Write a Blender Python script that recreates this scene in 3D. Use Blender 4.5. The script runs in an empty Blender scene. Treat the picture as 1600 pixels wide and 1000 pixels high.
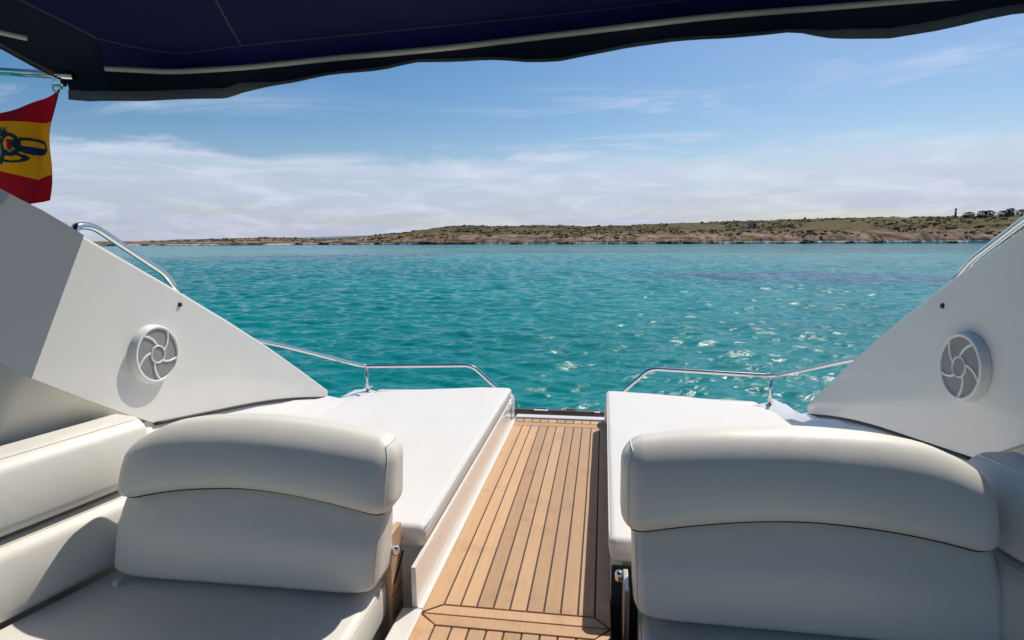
import bpy, bmesh, math, random
import numpy as np
from mathutils import Vector, Matrix, noise as mnoise
from math import radians, sin, cos, pi, sqrt, tan, atan2

scene = bpy.context.scene
col = scene.collection
random.seed(7)
rng = np.random.default_rng(7)

# ------------------------------------------------------------------ camera
cam_d = bpy.data.cameras.new('camera')
cam = bpy.data.objects.new('camera', cam_d)
col.objects.link(cam)
cam_d.sensor_width = 36.0
cam_d.lens = 36.0 * 950 / 1600
cam_d.clip_start = 0.02
cam_d.clip_end = 20000
cam.matrix_world = (Matrix.Translation((0, 0, 1.12)) @ Matrix.Rotation(radians(8.6), 4, 'Z')
                    @ Matrix.Rotation(radians(82.5), 4, 'X') @ Matrix.Rotation(radians(-0.3), 4, 'Z'))
scene.camera = cam

# ------------------------------------------------------------------ sky and sun
SUN = Vector((0.37, 0.75, 1.0)).normalized()
SUN_EL = math.asin(SUN.z)
SUN_AZ = atan2(SUN.x, SUN.y)
world = bpy.data.worlds.new('World')
scene.world = world
world.use_nodes = True
wt = world.node_tree
wt.nodes.clear()


def nd(t, kind, **kw):
    n = t.nodes.new(kind)
    for k, v in kw.items():
        setattr(n, k, v)
    return n


def lk(t, a, b):
    t.links.new(a, b)


def mth(t, op, a, b=None, c=None, clamp=False):
    n = t.nodes.new('ShaderNodeMath')
    n.operation = op
    n.use_clamp = clamp
    for i, v in enumerate((a, b, c)):
        if v is None:
            continue
        if isinstance(v, (int, float)):
            n.inputs[i].default_value = v
        else:
            t.links.new(v, n.inputs[i])
    return n.outputs[0]


def sstep(t, v, lo, hi):
    n = t.nodes.new('ShaderNodeMapRange')
    n.interpolation_type = 'SMOOTHSTEP'
    for nm, x in (('From Min', lo), ('From Max', hi)):
        if isinstance(x, (int, float)):
            n.inputs[nm].default_value = x
        else:
            t.links.new(x, n.inputs[nm])
    t.links.new(v, n.inputs['Value'])
    return n.outputs['Result']


def mixc(t, fac, a, b, mode='MIX'):
    n = t.nodes.new('ShaderNodeMix')
    n.data_type = 'RGBA'
    n.blend_type = mode
    for sock, v in ((n.inputs[0], fac), (n.inputs[6], a), (n.inputs[7], b)):
        if isinstance(v, (int, float)):
            sock.default_value = v
        elif isinstance(v, tuple):
            sock.default_value = v if len(v) == 4 else (*v, 1)
        else:
            t.links.new(v, sock)
    return n.outputs[2]


def nz(t, vec, scale, detail=4, rough=0.55, dist=0.0, dims='3D'):
    n = t.nodes.new('ShaderNodeTexNoise')
    n.noise_dimensions = dims
    n.inputs['Scale'].default_value = scale
    n.inputs['Detail'].default_value = detail
    n.inputs['Roughness'].default_value = rough
    n.inputs['Distortion'].default_value = dist
    if vec is not None:
        t.links.new(vec, n.inputs['Vector'])
    return n.outputs['Fac']


SKY_STRENGTH = 0.085
sky = nd(wt, 'ShaderNodeTexSky')
sky.sky_type = 'NISHITA'
sky.sun_disc = False
sky.sun_elevation = SUN_EL
sky.sun_rotation = SUN_AZ
sky.altitude = 0
sky.air_density = 1.0
sky.dust_density = 0.9
sky.ozone_density = 2.5
hsv = nd(wt, 'ShaderNodeHueSaturation')
hsv.inputs['Saturation'].default_value = 1.38
hsv.inputs['Value'].default_value = 0.78
lk(wt, sky.outputs[0], hsv.inputs['Color'])
tc = nd(wt, 'ShaderNodeTexCoord')
sp = nd(wt, 'ShaderNodeSeparateXYZ')
lk(wt, tc.outputs['Generated'], sp.inputs[0])
el = sp.outputs['Z']
den = mth(wt, 'ADD', mth(wt, 'MAXIMUM', el, 0.0), 0.07)
cx = mth(wt, 'DIVIDE', sp.outputs['X'], den)
cy = mth(wt, 'DIVIDE', sp.outputs['Y'], den)
cv = nd(wt, 'ShaderNodeCombineXYZ')
lk(wt, cx, cv.inputs[0])
lk(wt, cy, cv.inputs[1])
# low bank of stratus round the horizon, its upper edge broken
bankv = nd(wt, 'ShaderNodeCombineXYZ')
az = mth(wt, 'ARCTAN2', sp.outputs['X'], sp.outputs['Y'])
lk(wt, mth(wt, 'MULTIPLY', az, 2.2), bankv.inputs[0])
lk(wt, mth(wt, 'MULTIPLY', el, 9.0), bankv.inputs[1])
n_edge = nz(wt, bankv.outputs[0], 1.7, 6, 0.58, 0.4)
top = mth(wt, 'ADD', 0.062, mth(wt, 'MULTIPLY', n_edge, 0.135))
bank = mth(wt, 'SUBTRACT', 1.0, sstep(wt, el, mth(wt, 'SUBTRACT', top, 0.016), mth(wt, 'ADD', top, 0.014)))
streakv = nd(wt, 'ShaderNodeCombineXYZ')
lk(wt, mth(wt, 'MULTIPLY', az, 2.0), streakv.inputs[0])
lk(wt, mth(wt, 'MULTIPLY', el, 30.0), streakv.inputs[1])
n_str = nz(wt, streakv.outputs[0], 1.6, 5, 0.55, 0.3)
bank = mth(wt, 'MULTIPLY', bank, mth(wt, 'ADD', 0.45, mth(wt, 'MULTIPLY', sstep(wt, n_str, 0.25, 0.6), 0.55)))
bank = mth(wt, 'MULTIPLY', bank, 0.90)
# high cirrus wisps
cirv = nd(wt, 'ShaderNodeMapping')
cirv.inputs['Rotation'].default_value = (0, 0, radians(-62))
cirv.inputs['Scale'].default_value = (0.55, 1.5, 1)
lk(wt, cv.outputs[0], cirv.inputs[0])
n_c1 = nz(wt, cirv.outputs[0], 0.8, 8, 0.62, 0.9)
n_c2 = nz(wt, cv.outputs[0], 0.33, 3, 0.5, 0.2)
cir = mth(wt, 'MULTIPLY', sstep(wt, n_c1, 0.48, 0.72), sstep(wt, n_c2, 0.43, 0.60))
cir = mth(wt, 'MULTIPLY', cir, 0.85)
cloudf = mth(wt, 'MAXIMUM', bank, cir)
veil = mth(wt, 'MULTIPLY', mth(wt, 'SUBTRACT', 1.0, sstep(wt, el, 0.0, 0.20)), 0.30)
cloudf = mth(wt, 'MAXIMUM', cloudf, veil)
K = 1.0 / SKY_STRENGTH
cloud_col = mixc(wt, sstep(wt, el, 0.0, 0.2), (0.35 * K, 0.385 * K, 0.50 * K, 1), (0.48 * K, 0.525 * K, 0.63 * K, 1))
puff = nz(wt, bankv.outputs[0], 3.6, 7, 0.62, 0.6)
cloud_col = mixc(wt, mth(wt, 'MULTIPLY', sstep(wt, puff, 0.42, 0.70), 0.55), cloud_col, (0.56 * K, 0.60 * K, 0.69 * K, 1))
skyc = mixc(wt, cloudf, hsv.outputs[0], cloud_col)
bg = nd(wt, 'ShaderNodeBackground')
bg.inputs['Strength'].default_value = SKY_STRENGTH
lk(wt, skyc, bg.inputs['Color'])
wo = nd(wt, 'ShaderNodeOutputWorld')
lk(wt, bg.outputs[0], wo.inputs['Surface'])

sun_d = bpy.data.lights.new('sun', 'SUN')
sun_d.energy = 3.3
sun_d.angle = radians(0.5)
sun_d.color = (1.0, 0.93, 0.83)
sun = bpy.data.objects.new('sun', sun_d)
sun.rotation_euler = SUN.to_track_quat('Z', 'Y').to_euler()
col.objects.link(sun)

scene.view_settings.view_transform = 'Standard'
scene.view_settings.look = 'None'
scene.view_settings.gamma = 1
scene.view_settings.exposure = 0.48
scene.cycles.denoising_prefilter = 'ACCURATE'
scene.cycles.sample_clamp_direct = 1.7
scene.view_settings.use_curve_mapping = False


# ------------------------------------------------------------------ materials
def mat(name, base, rough=0.5, metal=0.0, spec=0.5, coat=0.0, var=0.0, var_scale=6.0, bump=0.0, bump_scale=200.0):
    m = bpy.data.materials.new(name)
    m.use_nodes = True
    t = m.node_tree
    b = t.nodes['Principled BSDF']
    b.inputs['Base Color'].default_value = (*base, 1)
    b.inputs['Roughness'].default_value = rough
    b.inputs['Metallic'].default_value = metal
    b.inputs['Specular IOR Level'].default_value = spec
    b.inputs['Coat Weight'].default_value = coat
    b.inputs['Coat Roughness'].default_value = 0.08
    o = nd(t, 'ShaderNodeTexCoord')
    if var:
        f = nz(t, o.outputs['Object'], var_scale, 5, 0.6)
        dark = tuple(c * (1 - var) for c in base)
        lite = tuple(min(1, c * (1 + var * 0.6)) for c in base)
        lk(t, mixc(t, f, dark, lite), b.inputs['Base Color'])
        lk(t, mth(t, 'ADD', rough - 0.08, mth(t, 'MULTIPLY', f, 0.16)), b.inputs['Roughness'])
    if bump:
        bp = nd(t, 'ShaderNodeBump')
        bp.inputs['Strength'].default_value = bump
        bp.inputs['Distance'].default_value = 0.002
        lk(t, nz(t, o.outputs['Object'], bump_scale, 3, 0.6), bp.inputs['Height'])
        lk(t, bp.outputs[0], b.inputs['Normal'])
    return m


M = {}
M['gelcoat'] = mat('white_gelcoat', (0.76, 0.735, 0.69), 0.26, coat=0.6, var=0.05, var_scale=2.5)
M['gelcoat_cream'] = mat('cream_gelcoat', (0.70, 0.67, 0.59), 0.34, coat=0.3, var=0.05, var_scale=3)
M['vinyl'] = mat('cream_vinyl', (0.71, 0.69, 0.62), 0.46, var=0.05, var_scale=5, bump=0.12, bump_scale=420)
M['pad'] = mat('white_pad_fabric', (0.69, 0.68, 0.655), 0.7, spec=0.3, var=0.035, var_scale=3, bump=0.25, bump_scale=600)
_t = M['vinyl'].node_tree
_o = nd(_t, 'ShaderNodeTexCoord')
_mp = nd(_t, 'ShaderNodeMapping')
_mp.inputs['Scale'].default_value = (1, 1, 0.45)
lk(_t, _o.outputs['Object'], _mp.inputs[0])
_b = nd(_t, 'ShaderNodeBump')
_b.inputs['Strength'].default_value = 0.10
_b.inputs['Distance'].default_value = 0.012
lk(_t, nz(_t, _mp.outputs[0], 11.0, 3, 0.45, 0.8), _b.inputs['Height'])
_old = [n for n in _t.nodes if n.type == 'BUMP' and n != _b][0]
lk(_t, _b.outputs[0], _old.inputs['Normal'])
M['piping'] = mat('cream_piping', (0.60, 0.58, 0.51), 0.5)
M['dark_gap'] = mat('black_rubber_and_shade', (0.018, 0.018, 0.02), 0.6)  # rubber parts, and the shade painted into the backrest seam
M['caulk'] = mat('black_caulk', (0.022, 0.02, 0.02), 0.7)
M['steel'] = mat('polished_steel', (0.72, 0.71, 0.69), 0.13, metal=1.0, var=0.05, var_scale=12)
M['steel_worn'] = mat('satin_steel', (0.46, 0.42, 0.38), 0.32, metal=1.0, var=0.2, var_scale=20)
M['speaker_white'] = mat('white_speaker_plastic', (0.74, 0.74, 0.73), 0.35, var=0.02)
M['speaker_mesh'] = mat('grey_speaker_mesh', (0.30, 0.29, 0.285), 0.55, var=0.15, var_scale=90, bump=0.8, bump_scale=900)
M['hem'] = mat('grey_awning_binding', (0.11, 0.115, 0.12), 0.8, var=0.25, var_scale=14)
M['welt'] = mat('pale_welt_cord', (0.52, 0.49, 0.41), 0.6, var=0.12, var_scale=30)
M['thread'] = mat('grey_stitching', (0.06, 0.058, 0.075), 0.9)
M['red'] = mat('flag_red', (0.50, 0.012, 0.03), 0.75, spec=0.2, var=0.12, var_scale=9)
M['yellow'] = mat('flag_yellow', (0.72, 0.42, 0.012), 0.75, spec=0.2, var=0.1, var_scale=9)
M['emblem_dark'] = mat('flag_emblem_dark', (0.02, 0.05, 0.07), 0.8)
M['emblem_blue'] = mat('flag_emblem_blue', (0.01, 0.045, 0.16), 0.8)
M['emblem_pale'] = mat('flag_emblem_pale', (0.35, 0.38, 0.22), 0.8)
M['rubrail'] = mat('brown_rub_rail', (0.07, 0.05, 0.045), 0.5, var=0.3, var_scale=8)
M['black_door_and_shade'] = mat('black_door_and_shade', (0.02, 0.02, 0.025), 0.45)  # hut door, and painted shade at the right of the aisle
M['tinted_glass'] = mat('dark_tinted_glass', (0.012, 0.014, 0.016), 0.05)
M['stone_pale'] = mat('pale_stone', (0.42, 0.38, 0.36), 0.9, var=0.3, var_scale=1.0)
M['stone_red'] = mat('reddish_stone', (0.20, 0.10, 0.085), 0.9, var=0.3, var_scale=1.0)
M['bark'] = mat('tree_bark', (0.07, 0.05, 0.035), 0.9)


def fabric_translucent(name, base, trans, amount):
    m = mat(name, base, 0.85, spec=0.15, var=0.2, var_scale=7, bump=0.3, bump_scale=700)
    t = m.node_tree
    b = t.nodes['Principled BSDF']
    tr = nd(t, 'ShaderNodeBsdfTranslucent')
    tr.inputs['Color'].default_value = (*trans, 1)
    mx = nd(t, 'ShaderNodeMixShader')
    mx.inputs[0].default_value = amount
    lk(t, b.outputs[0], mx.inputs[1])
    lk(t, tr.outputs[0], mx.inputs[2])
    lk(t, mx.outputs[0], t.nodes['Material Output'].inputs['Surface'])
    return m


M['canvas'] = fabric_translucent('navy_canvas', (0.014, 0.014, 0.042), (0.070, 0.066, 0.25), 0.36)
M['canvas_dark'] = fabric_translucent('navy_canvas_double', (0.010, 0.011, 0.024), (0.012, 0.012, 0.03), 0.05)
for k in ('red', 'yellow', 'emblem_dark', 'emblem_blue', 'emblem_pale'):
    t = M[k].node_tree
    b = t.nodes['Principled BSDF']
    tr = nd(t, 'ShaderNodeBsdfTranslucent')
    tr.inputs['Color'].default_value = {'red': (0.55, 0.01, 0.03, 1), 'yellow': (0.8, 0.45, 0.01, 1), 'emblem_dark': (0.03, 0.05, 0.06, 1),
                                        'emblem_blue': (0.01, 0.04, 0.16, 1), 'emblem_pale': (0.3, 0.34, 0.2, 1)}[k]
    mx = nd(t, 'ShaderNodeMixShader')
    mx.inputs[0].default_value = 0.4
    lk(t, b.outputs[0], mx.inputs[1])
    lk(t, tr.outputs[0], mx.inputs[2])
    lk(t, mx.outputs[0], t.nodes['Material Output'].inputs['Surface'])


def make_teak():
    m = bpy.data.materials.new('teak')
    m.use_nodes = True
    t = m.node_tree
    b = t.nodes['Principled BSDF']
    o = nd(t, 'ShaderNodeTexCoord')
    info = nd(t, 'ShaderNodeObjectInfo')
    # each plank gets its own stretch of grain
    off = nd(t, 'ShaderNodeVectorMath', operation='SCALE')
    cmb = nd(t, 'ShaderNodeCombineXYZ')
    lk(t, info.outputs['Random'], cmb.inputs[0])
    lk(t, info.outputs['Random'], cmb.inputs[1])
    lk(t, info.outputs['Random'], cmb.inputs[2])
    lk(t, cmb.outputs[0], off.inputs[0])
    off.inputs['Scale'].default_value = 37.0
    add = nd(t, 'ShaderNodeVectorMath', operation='ADD')
    lk(t, o.outputs['Object'], add.inputs[0])
    lk(t, off.outputs[0], add.inputs[1])
    mp = nd(t, 'ShaderNodeMapping')
    mp.inputs['Scale'].default_value = (95, 3.2, 95)
    lk(t, add.outputs[0], mp.inputs[0])
    g1 = nz(t, mp.outputs[0], 1.0, 6, 0.62, 0.5)
    mp2 = nd(t, 'ShaderNodeMapping')
    mp2.inputs['Scale'].default_value = (26, 1.1, 26)
    lk(t, add.outputs[0], mp2.inputs[0])
    g2 = nz(t, mp2.outputs[0], 1.0, 3, 0.5, 1.2)
    blot = nz(t, o.outputs['Object'], 5.5, 5, 0.65)
    c = mixc(t, g1, (0.375, 0.214, 0.104), (0.67, 0.435, 0.235))
    c = mixc(t, mth(t, 'MULTIPLY', g2, 0.75), c, (0.54, 0.36, 0.215))
    tone = mixc(t, info.outputs['Random'], (0.80, 0.76, 0.73), (1.14, 1.12, 1.10))
    c = mixc(t, 1.0, c, tone, 'MULTIPLY')
    c = mixc(t, mth(t, 'MULTIPLY', sstep(t, blot, 0.52, 0.72), 0.35), c, (0.25, 0.15, 0.085))
    red = nz(t, add.outputs[0], 9.0, 4, 0.6)
    c = mixc(t, mth(t, 'MULTIPLY', sstep(t, red, 0.60, 0.75), 0.45), c, (0.42, 0.17, 0.08))
    lk(t, c, b.inputs['Base Color'])
    lk(t, mth(t, 'ADD', 0.48, mth(t, 'MULTIPLY', g1, 0.25)), b.inputs['Roughness'])
    b.inputs['Specular IOR Level'].default_value = 0.35
    bp = nd(t, 'ShaderNodeBump')
    bp.inputs['Strength'].default_value = 0.35
    bp.inputs['Distance'].default_value = 0.001
    lk(t, g1, bp.inputs['Height'])
    lk(t, bp.outputs[0], b.inputs['Normal'])
    return m


M['teak'] = make_teak()


# ------------------------------------------------------------------ object helpers
def link(o, parent=None):
    col.objects.link(o)
    if parent is not None:
        o.parent = parent
    return o


def obj(name, verts, faces, m, parent=None, smooth=False, mats=None, midx=None):
    me = bpy.data.meshes.new(name)
    me.from_pydata([tuple(v) for v in verts], [], [tuple(f) for f in faces])
    for mm in (mats or [m]):
        me.materials.append(mm)
    if midx is not None:
        me.polygons.foreach_set('material_index', midx)
    if smooth:
        me.polygons.foreach_set('use_smooth', [True] * len(me.polygons))
    me.update()
    return link(bpy.data.objects.new(name, me), parent)


def obj_bm(name, bm, m, parent=None, smooth=False):
    bmesh.ops.recalc_face_normals(bm, faces=bm.faces)
    me = bpy.data.meshes.new(name)
    bm.to_mesh(me)
    bm.free()
    me.materials.append(m)
    if smooth:
        me.polygons.foreach_set('use_smooth', [True] * len(me.polygons))
    return link(bpy.data.objects.new(name, me), parent)


def thing(name, label, cat, loc=(0, 0, 0), group=None):
    o = bpy.data.objects.new(name, None)
    o.empty_display_size = 0.1
    col.objects.link(o)
    o.location = loc
    tag(o, label, cat, group)
    return o


def tag(o, label=None, cat=None, group=None, kind=None):
    if label:
        o['label'] = label
    if cat:
        o['category'] = cat
    if group:
        o['group'] = group
    if kind:
        o['kind'] = kind
    return o


def spline(pts, n):
    """Catmull-Rom through pts, n samples per span."""
    P = [Vector(p) for p in pts]
    P = [P[0] * 2 - P[1]] + P + [P[-1] * 2 - P[-2]]
    out = []
    for i in range(1, len(P) - 2):
        for k in range(n):
            u = k / n
            a, b, c, d = P[i - 1], P[i], P[i + 1], P[i + 2]
            out.append(0.5 * ((2 * b) + (c - a) * u + (2 * a - 5 * b + 4 * c - d) * u * u + (3 * b - a - 3 * c + d) * u ** 3))
    out.append(P[-2])
    return out


def fillet(pts, r, n=6):
    P = [Vector(p) for p in pts]
    out = [P[0]]
    for i in range(1, len(P) - 1):
        a, b, c = P[i - 1], P[i], P[i + 1]
        ra = min(r, (a - b).length * 0.45, (c - b).length * 0.45)
        s, e = b + (a - b).normalized() * ra, b + (c - b).normalized() * ra
        for k in range(n + 1):
            u = k / n
            out.append(s * (1 - u) ** 2 + b * 2 * u * (1 - u) + e * u * u)
    out.append(P[-1])
    return out


def tube(pts, r, seg=12, cap=True):
    P = [Vector(p) for p in pts]
    V, F = [], []
    t0 = (P[1] - P[0]).normalized()
    up = Vector((0, 0, 1)) if abs(t0.z) < 0.9 else Vector((1, 0, 0))
    nrm = (up - t0 * up.dot(t0)).normalized()
    for i, p in enumerate(P):
        t = (P[min(i + 1, len(P) - 1)] - P[max(i - 1, 0)]).normalized()
        nrm = (nrm - t * nrm.dot(t)).normalized()
        bi = t.cross(nrm)
        rr = r[i] if isinstance(r, (list, tuple)) else r
        for k in range(seg):
            a = 2 * pi * k / seg
            V.append(p + nrm * (cos(a) * rr) + bi * (sin(a) * rr))
    for i in range(len(P) - 1):
        for k in range(seg):
            a, b = i * seg + k, i * seg + (k + 1) % seg
            F.append((a, b, b + seg, a + seg))
    if cap:
        F.append(tuple(range(seg))[::-1])
        F.append(tuple((len(P) - 1) * seg + k for k in range(seg)))
    return V, F


def tube_obj(name, pts, r, m, parent=None, seg=12):
    V, F = tube(pts, r, seg)
    return obj(name, V, F, m, parent, smooth=True)


def rbox(h, r, n=(8, 8, 8), k=4, warp=None):
    """Rounded box of half sizes h with edge radius r, refined for warping."""
    h = np.array(h, float)
    r = min(r, h.min() * 0.999)

    def axis(hh, m):
        c = [hh - r + r * tan(pi / 4 * i / k) for i in range(k + 1)]
        inner = list(np.linspace(-(hh - r), hh - r, m + 1))
        return sorted(set([round(-x, 7) for x in c] + [round(x, 7) for x in inner] + [round(x, 7) for x in c]))
    ax = [axis(h[i], n[i]) for i in range(3)]
    key, V, F = {}, [], []

    def vid(p):
        kk = tuple(np.round(p, 6))
        if kk not in key:
            q = np.clip(p, -(h - r), h - r)
            d = p - q
            L = np.linalg.norm(d)
            key[kk] = len(V)
            w = q + d / L * r if L > 1e-9 else p
            V.append(w)
        return key[kk]
    for i in range(3):
        a, b = (i + 1) % 3, (i + 2) % 3
        for s in (-1, 1):
            for u in range(len(ax[a]) - 1):
                for v in range(len(ax[b]) - 1):
                    idx = []
                    for du, dv in ((0, 0), (1, 0), (1, 1), (0, 1)):
                        p = np.zeros(3)
                        p[i] = s * h[i]
                        p[a] = ax[a][u + du]
                        p[b] = ax[b][v + dv]
                        idx.append(vid(p))
                    F.append(idx if s > 0 else idx[::-1])
    V = [Vector(v) for v in V]
    if warp:
        V = [Vector(warp(v)) for v in V]
    return V, F


def fix_normals(o):
    bm = bmesh.new()
    bm.from_mesh(o.data)
    bmesh.ops.recalc_face_normals(bm, faces=bm.faces)
    bm.to_mesh(o.data)
    bm.free()
    return o


def rpt(p, h, r):
    """The point of a rounded box's skin that belongs to the box point p."""
    p, h = np.array(p, float), np.array(h, float)
    q = np.clip(p, -(h - r), h - r)
    d = p - q
    return Vector(q + d / max(np.linalg.norm(d), 1e-9) * r)


def rbox_obj(name, h, r, m, parent=None, n=(8, 8, 8), k=4, warp=None):
    V, F = rbox(h, r, n, k, warp)
    return fix_normals(obj(name, V, F, m, parent, smooth=True))


def box(name, lo, hi, m, parent=None, bevel=0.0):
    bm = bmesh.new()
    bmesh.ops.create_cube(bm, size=1)
    for v in bm.verts:
        v.co = Vector([lo[i] + (v.co[i] + 0.5) * (hi[i] - lo[i]) for i in range(3)])
    if bevel:
        bmesh.ops.bevel(bm, geom=bm.edges[:], offset=bevel, segments=3, profile=0.5, affect='EDGES')
    return obj_bm(name, bm, m, parent)


def prism(name, poly, z0, z1, m, parent=None, bevel=0.0):
    """Polygon in x, y extruded from z0 up to z1, its top edges eased."""
    bm = bmesh.new()
    lo = [bm.verts.new((x, y, z0)) for x, y in poly]
    hi = [bm.verts.new((x, y, z1)) for x, y in poly]
    bm.faces.new(lo[::-1])
    topf = bm.faces.new(hi)
    for i in range(len(poly)):
        j = (i + 1) % len(poly)
        bm.faces.new((lo[i], lo[j], hi[j], hi[i]))
    if bevel:
        bmesh.ops.bevel(bm, geom=topf.edges[:], offset=bevel, segments=1, affect='EDGES')
    return obj_bm(name, bm, m, parent)


def strip(rows):
    """Quads between equally long rows of points."""
    V, F = [], []
    n = len(rows[0])
    for r in rows:
        V += [Vector(p) for p in r]
    for i in range(len(rows) - 1):
        for k in range(n - 1):
            a = i * n + k
            F.append((a, a + 1, a + n + 1, a + n))
    return V, F


def lerp(x, xs, ys):
    return float(np.interp(x, xs, ys))


# ------------------------------------------------------------------ the sea
ZW = -1.25


def make_water():
    m = bpy.data.materials.new('sea_water')
    m.use_nodes = True
    t = m.node_tree
    b = t.nodes['Principled BSDF']
    g = nd(t, 'ShaderNodeNewGeometry')
    pos = g.outputs['Position']
    s = nd(t, 'ShaderNodeSeparateXYZ')
    lk(t, pos, s.inputs[0])
    big = nz(t, pos, 0.022, 4, 0.6, 0.8)
    mid = nz(t, pos, 0.14, 5, 0.6, 0.4)
    c = mixc(t, sstep(t, big, 0.35, 0.68), (0.001, 0.180, 0.180), (0.004, 0.265, 0.256))
    c = mixc(t, mth(t, 'MULTIPLY', sstep(t, mid, 0.45, 0.75), 0.4), c, (0.001, 0.150, 0.160))
    # sand shelves to a paler shallow near the far shore
    shoal = sstep(t, s.outputs['Y'], 60.0, 300.0)
    c = mixc(t, mth(t, 'MULTIPLY', shoal, 0.55), c, (0.014, 0.270, 0.300))
    # sea grass beds on the bottom

    def bed(cx, cy, rx, ry, rot):
        mp = nd(t, 'ShaderNodeMapping', vector_type='TEXTURE')
        mp.inputs['Location'].default_value = (cx, cy, 0)
        mp.inputs['Rotation'].default_value = (0, 0, rot)
        mp.inputs['Scale'].default_value = (rx, ry, 1000)
        lk(t, pos, mp.inputs[0])
        ln = nd(t, 'ShaderNodeVectorMath', operation='LENGTH')
        lk(t, mp.outputs[0], ln.inputs[0])
        w = nz(t, pos, 1.4 / ry, 5, 0.65, 0.6)
        d = mth(t, 'ADD', ln.outputs['Value'], mth(t, 'MULTIPLY', mth(t, 'SUBTRACT', w, 0.5), 1.6))
        return mth(t, 'SUBTRACT', 1.0, sstep(t, d, 0.5, 1.15))
    beds = None
    for a in ((13, 40, 13, 6.5, -0.25), (-43, 92, 24, 12, 0.4), (8, 215, 130, 26, 0.0), (-2, 120, 30, 8, 0.1), (60, 150, 40, 20, -0.4), (-90, 180, 60, 18, 0.4)):
        q = bed(*a)
        beds = q if beds is None else mth(t, 'MAXIMUM', beds, q)
    c = mixc(t, mth(t, 'MULTIPLY', beds, 0.80), c, (0.035, 0.095, 0.165))
    lk(t, c, b.inputs['Base Color'])
    b.inputs['Roughness'].default_value = 0.12
    b.inputs['IOR'].default_value = 1.333
    b.inputs['Specular IOR Level'].default_value = 0.25
    # ripples too small for the mesh
    mp = nd(t, 'ShaderNodeMapping')
    mp.inputs['Rotation'].default_value = (0, 0, 0.35)
    mp.inputs['Scale'].default_value = (1.0, 1.7, 1)
    lk(t, pos, mp.inputs[0])
    cd = nd(t, 'ShaderNodeVectorMath', operation='LENGTH')
    lk(t, pos, cd.inputs[0])
    far = sstep(t, cd.outputs['Value'], 25.0, 80.0)
    r1 = nz(t, mp.outputs[0], 3.4, 5, 0.66, 0.5)
    r2 = nz(t, mp.outputs[0], 0.85, 3, 0.55, 0.4)
    h = mth(t, 'ADD', mth(t, 'MULTIPLY', r1, mth(t, 'ADD', 0.023, mth(t, 'MULTIPLY', far, 0.030))), mth(t, 'MULTIPLY', r2, mth(t, 'MULTIPLY', far, 0.34)))
    bp = nd(t, 'ShaderNodeBump')
    bp.inputs['Strength'].default_value = 0.9
    bp.inputs['Distance'].default_value = 1.0
    lk(t, h, bp.inputs['Height'])
    lk(t, bp.outputs[0], b.inputs['Normal'])
    return m


def make_sea():
    rad = np.concatenate([np.linspace(0.5, 4, 6), 4 * (110 / 4) ** (np.arange(1, 1050) / 1049), 110 * (9000 / 110) ** (np.arange(1, 40) / 39)])
    ang = np.concatenate([np.radians(np.linspace(-54, 40, 660)), np.radians(np.linspace(40, 306, 90))[1:-1]])
    Rr, A = np.meshgrid(rad, ang, indexing='ij')
    Xs, Ys = Rr * np.sin(A), Rr * np.cos(A)
    Zs = np.zeros_like(Xs)
    cell = np.maximum(Rr * np.radians(94 / 660), Rr * 0.0032)
    for i in range(90):
        L = 0.16 * (1.9 / 0.16) ** rng.random()
        th = rng.normal(0.40, 0.62)
        kx, ky = 2 * pi / L * np.sin(th), 2 * pi / L * -np.cos(th)
        amp = 0.034 * L / (2 * pi) * (0.7 / L) ** 0.18
        fade = np.clip((L / cell - 2.6) / 3.0, 0, 1)        # drop a wave where the grid is too coarse to carry it
        ph = kx * Xs + ky * Ys + rng.random() * 2 * pi
        Zs += amp * fade * (np.sin(ph) + 0.22 * np.cos(2 * ph))
    V = np.stack([Xs, Ys, Zs + ZW], -1).reshape(-1, 3)
    nr, na = len(rad), len(ang)
    i, j = np.meshgrid(np.arange(nr - 1), np.arange(na), indexing='ij')
    j2 = (j + 1) % na
    F = np.stack([i * na + j, i * na + j2, (i + 1) * na + j2, (i + 1) * na + j], -1).reshape(-1, 4).astype(np.int32)
    F = F[:, ::-1]
    me = bpy.data.meshes.new('sea')
    me.vertices.add(len(V))
    me.vertices.foreach_set('co', V.astype(np.float32).ravel())
    me.loops.add(F.size)
    me.loops.foreach_set('vertex_index', np.ascontiguousarray(F).ravel())
    me.polygons.add(len(F))
    me.polygons.foreach_set('loop_start', np.arange(0, F.size, 4, dtype=np.int32))
    me.polygons.foreach_set('use_smooth', np.ones(len(F), dtype=bool))
    me.materials.append(make_water())
    me.update(calc_edges=True)
    me.validate()
    if me.polygons[10].normal.z < 0:
        me.flip_normals()
    tag(link(bpy.data.objects.new('sea', me)), kind='structure')


make_sea()


# ------------------------------------------------------------------ the coast
SHORE = [(-420, 330), (-277.6, 328.4), (-250.1, 337.4), (-214.9, 349.2), (-187.2, 353.5), (-158.8, 356.2), (-130.1, 346.4), (-107.6, 338.3),
         (-87.3, 333.8), (-64.1, 328.8), (-43.5, 322.1), (-14.0, 314.7), (18.3, 309.5), (48.9, 306.1), (77.2, 300.2), (103.5, 294.3),
         (127.7, 288.0), (144.2, 280.1), (168.4, 272.1), (260, 235), (380, 150)]
RIDGE = [2.0, 3.3, 5.0, 2.8, 3.4, 6.6, 9.7, 12.5, 12.2, 11.2, 12.0, 10.4, 11.0, 12.1, 12.6, 12.8, 13.4, 13.4, 13.3, 14, 14]


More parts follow.
